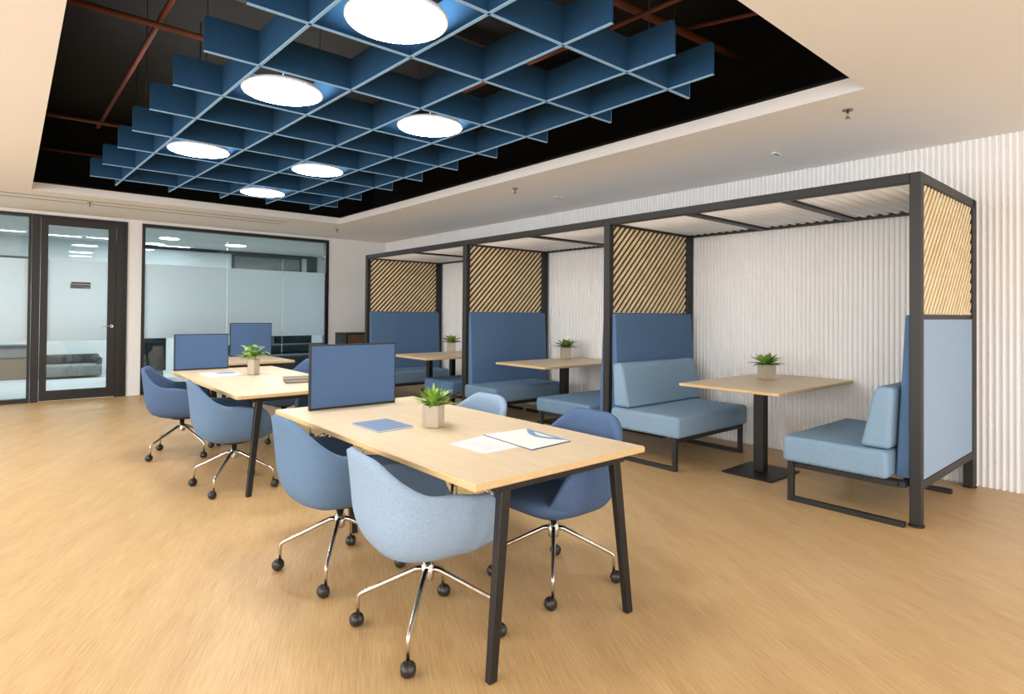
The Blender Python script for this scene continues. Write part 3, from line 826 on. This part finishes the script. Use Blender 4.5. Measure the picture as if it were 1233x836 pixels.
# the curved blue print along its right edge
P0, P1 = Vector((q[1][0]*.96, q[1][1]*.96)), Vector((q[2][0]*.96, q[2][1]*.96))
cv = []
for k in range(13):
    u = k/12; p_ = P0.lerp(P1, u); cv.append((p_.x-.085*math.sin(PI*u), p_.y))
B().prism([tuple(P0)]+cv[1:-1]+[tuple(P1)], .005, .0054).make('printed_curve', 'skyprint', t)
cv2 = []
for k in range(13):
    u = .25+.5*k/12; p_ = P0.lerp(P1, u); cv2.append((p_.x-.018-.034*math.sin(PI*(k/12)), p_.y))
B().prism(cv2[::1], .0054, .0057).make('printed_highlight', 'paper', t)
t = thing('magazine', 'open white magazine with a blue picture left of the plant on the middle work table', 'magazine', (1.555, 6.09, Z))
q = [(-.15, -.20), (.17, -.20), (.17, .18), (-.15, .20)]
B().prism(q, 0, .006).make('pages', 'paper', t)
B().prism([(-.02, .02), (.14, .02), (.14, .16), (-.02, .17)], .006, .0064).make('printed_picture', 'skyprint', t)
t = thing('document_tray', 'flat grey brown case lying at the right edge of the middle work table', 'case', (1.97, 5.10, Z), math.radians(-14))
B().box(-.16, .22, -.13, .13, 0, .012).make('base', 'tray', t, .004)
B().box(-.15, .21, -.12, .12, .012, .024).make('papers', 'print', t)
B().box(-.16, .22, -.13, .13, .024, .036).make('lid', 'tray', t, .004)

c = thing('side_cabinet', 'dark brown cabinet behind the far end of the booth frame by the back wall', 'cabinet', (5.0, 10.3, 0))
B().box(-.32, .6, -.22, .22, .04, .945).make('body', 'brown', c)
B().box(-.34, .62, -.24, .24, .946, .968).box(-.34, -.322, -.24, .24, .0, .946).make('frame', 'black', c)
B().box(-.30, .13, -.235, -.221, .06, .93).make('door', 'brown', c)
B().box(.14, .58, -.235, -.221, .06, .93).make('door', 'brown', c)

# ------------------------------------------------------------------ lights
def area(name, loc, rot, sx, sy, power, color=(1, 1, 1)):
    l = bpy.data.lights.new(name, 'AREA'); l.shape = 'RECTANGLE'; l.size = sx; l.size_y = sy; l.energy = power; l.color = color
    o = bpy.data.objects.new(name, l); COL.objects.link(o); o.location = loc; o.rotation_euler = rot; return o
# fill lamps added in openings of the left wall and behind the photographer
for a, c in wins: area('window_fill', (LX-.1, (a+c)/2, 1.5), (0, -PI/2, 0), 2.2, c-a, 150, (.95, .975, 1.0))
for a, c in ((-3.4, -.2), (1.2, 4.6)): area('window_fill', ((a+c)/2, FY-.1, 1.5), (PI/2, 0, 0), c-a, 2.2, 112, (.95, .975, 1.0))
# round fill lamps added out of view behind the camera and by the left
for x, y in ((-2.5, 1.5), (-2.5, 5.0), (-2.5, 8.5), (-1.5, -2.5), (1.5, -2.5), (4.5, -2.5), (-1.0, 9.2), (-.9, 6.8)):
    l = thing('fill_lamp', 'round fill lamp added to the white ceiling outside the photograph', 'lamp', (x, y, CH), group='added fill lamps outside the frame')
    B().lathe([(.10, -.004), (.10, 0)], 24).make('diffuser', 'fillglow', l)
    B().lathe([(.115, -.003), (.115, -.0005)], 24).make('rim', 'lampring', l)
    area('fill_beam', (x, y, CH-.02), (0, 0, 0), .2, .2, 28, (1, .97, .93))
for x in (-1.5, 1.5, 4.5): area('office_light', (x, 13.3, CH-.02), (0, 0, 0), 1.2, .6, 95, (.98, 1.0, 1.0))

W = bpy.data.worlds.new('world'); S.world = W; W.use_nodes = True
W.node_tree.nodes['Background'].inputs['Color'].default_value = (1, .98, .95, 1); W.node_tree.nodes['Background'].inputs['Strength'].default_value = .6

# ------------------------------------------------------------------ camera
f_px, yaw, pitch, roll, sy = 706.77, math.radians(40.581), math.radians(.658), math.radians(.47), -48.571
Fv = Vector((math.sin(yaw)*math.cos(pitch), math.cos(yaw)*math.cos(pitch), math.sin(pitch)))
Rv = Vector((math.cos(yaw), -math.sin(yaw), 0)); Uv = Rv.cross(Fv)
R2 = Rv*math.cos(roll)+Uv*math.sin(roll); U2 = Uv*math.cos(roll)-Rv*math.sin(roll)
cam = bpy.data.cameras.new('camera'); co = bpy.data.objects.new('camera', cam); COL.objects.link(co)
m3 = Matrix((R2, U2, -Fv)).transposed()
co.matrix_world = Matrix.Translation((0, 0, 1.35)) @ m3.to_4x4()
cam.sensor_fit = 'HORIZONTAL'; cam.sensor_width = 36; cam.lens = f_px/1233*36
cam.shift_y = sy/1233
cam.clip_start = .05
S.camera = co
S.view_settings.view_transform = 'Standard'; S.view_settings.look = 'None'; S.view_settings.gamma = 1
S.view_settings.use_curve_mapping = False
S.view_settings.exposure = 0.0
S.cycles.use_adaptive_sampling = False
S.cycles.max_bounces = 8; S.cycles.diffuse_bounces = 5; S.cycles.transparent_max_bounces = 12
S.cycles.sample_clamp_indirect = 6
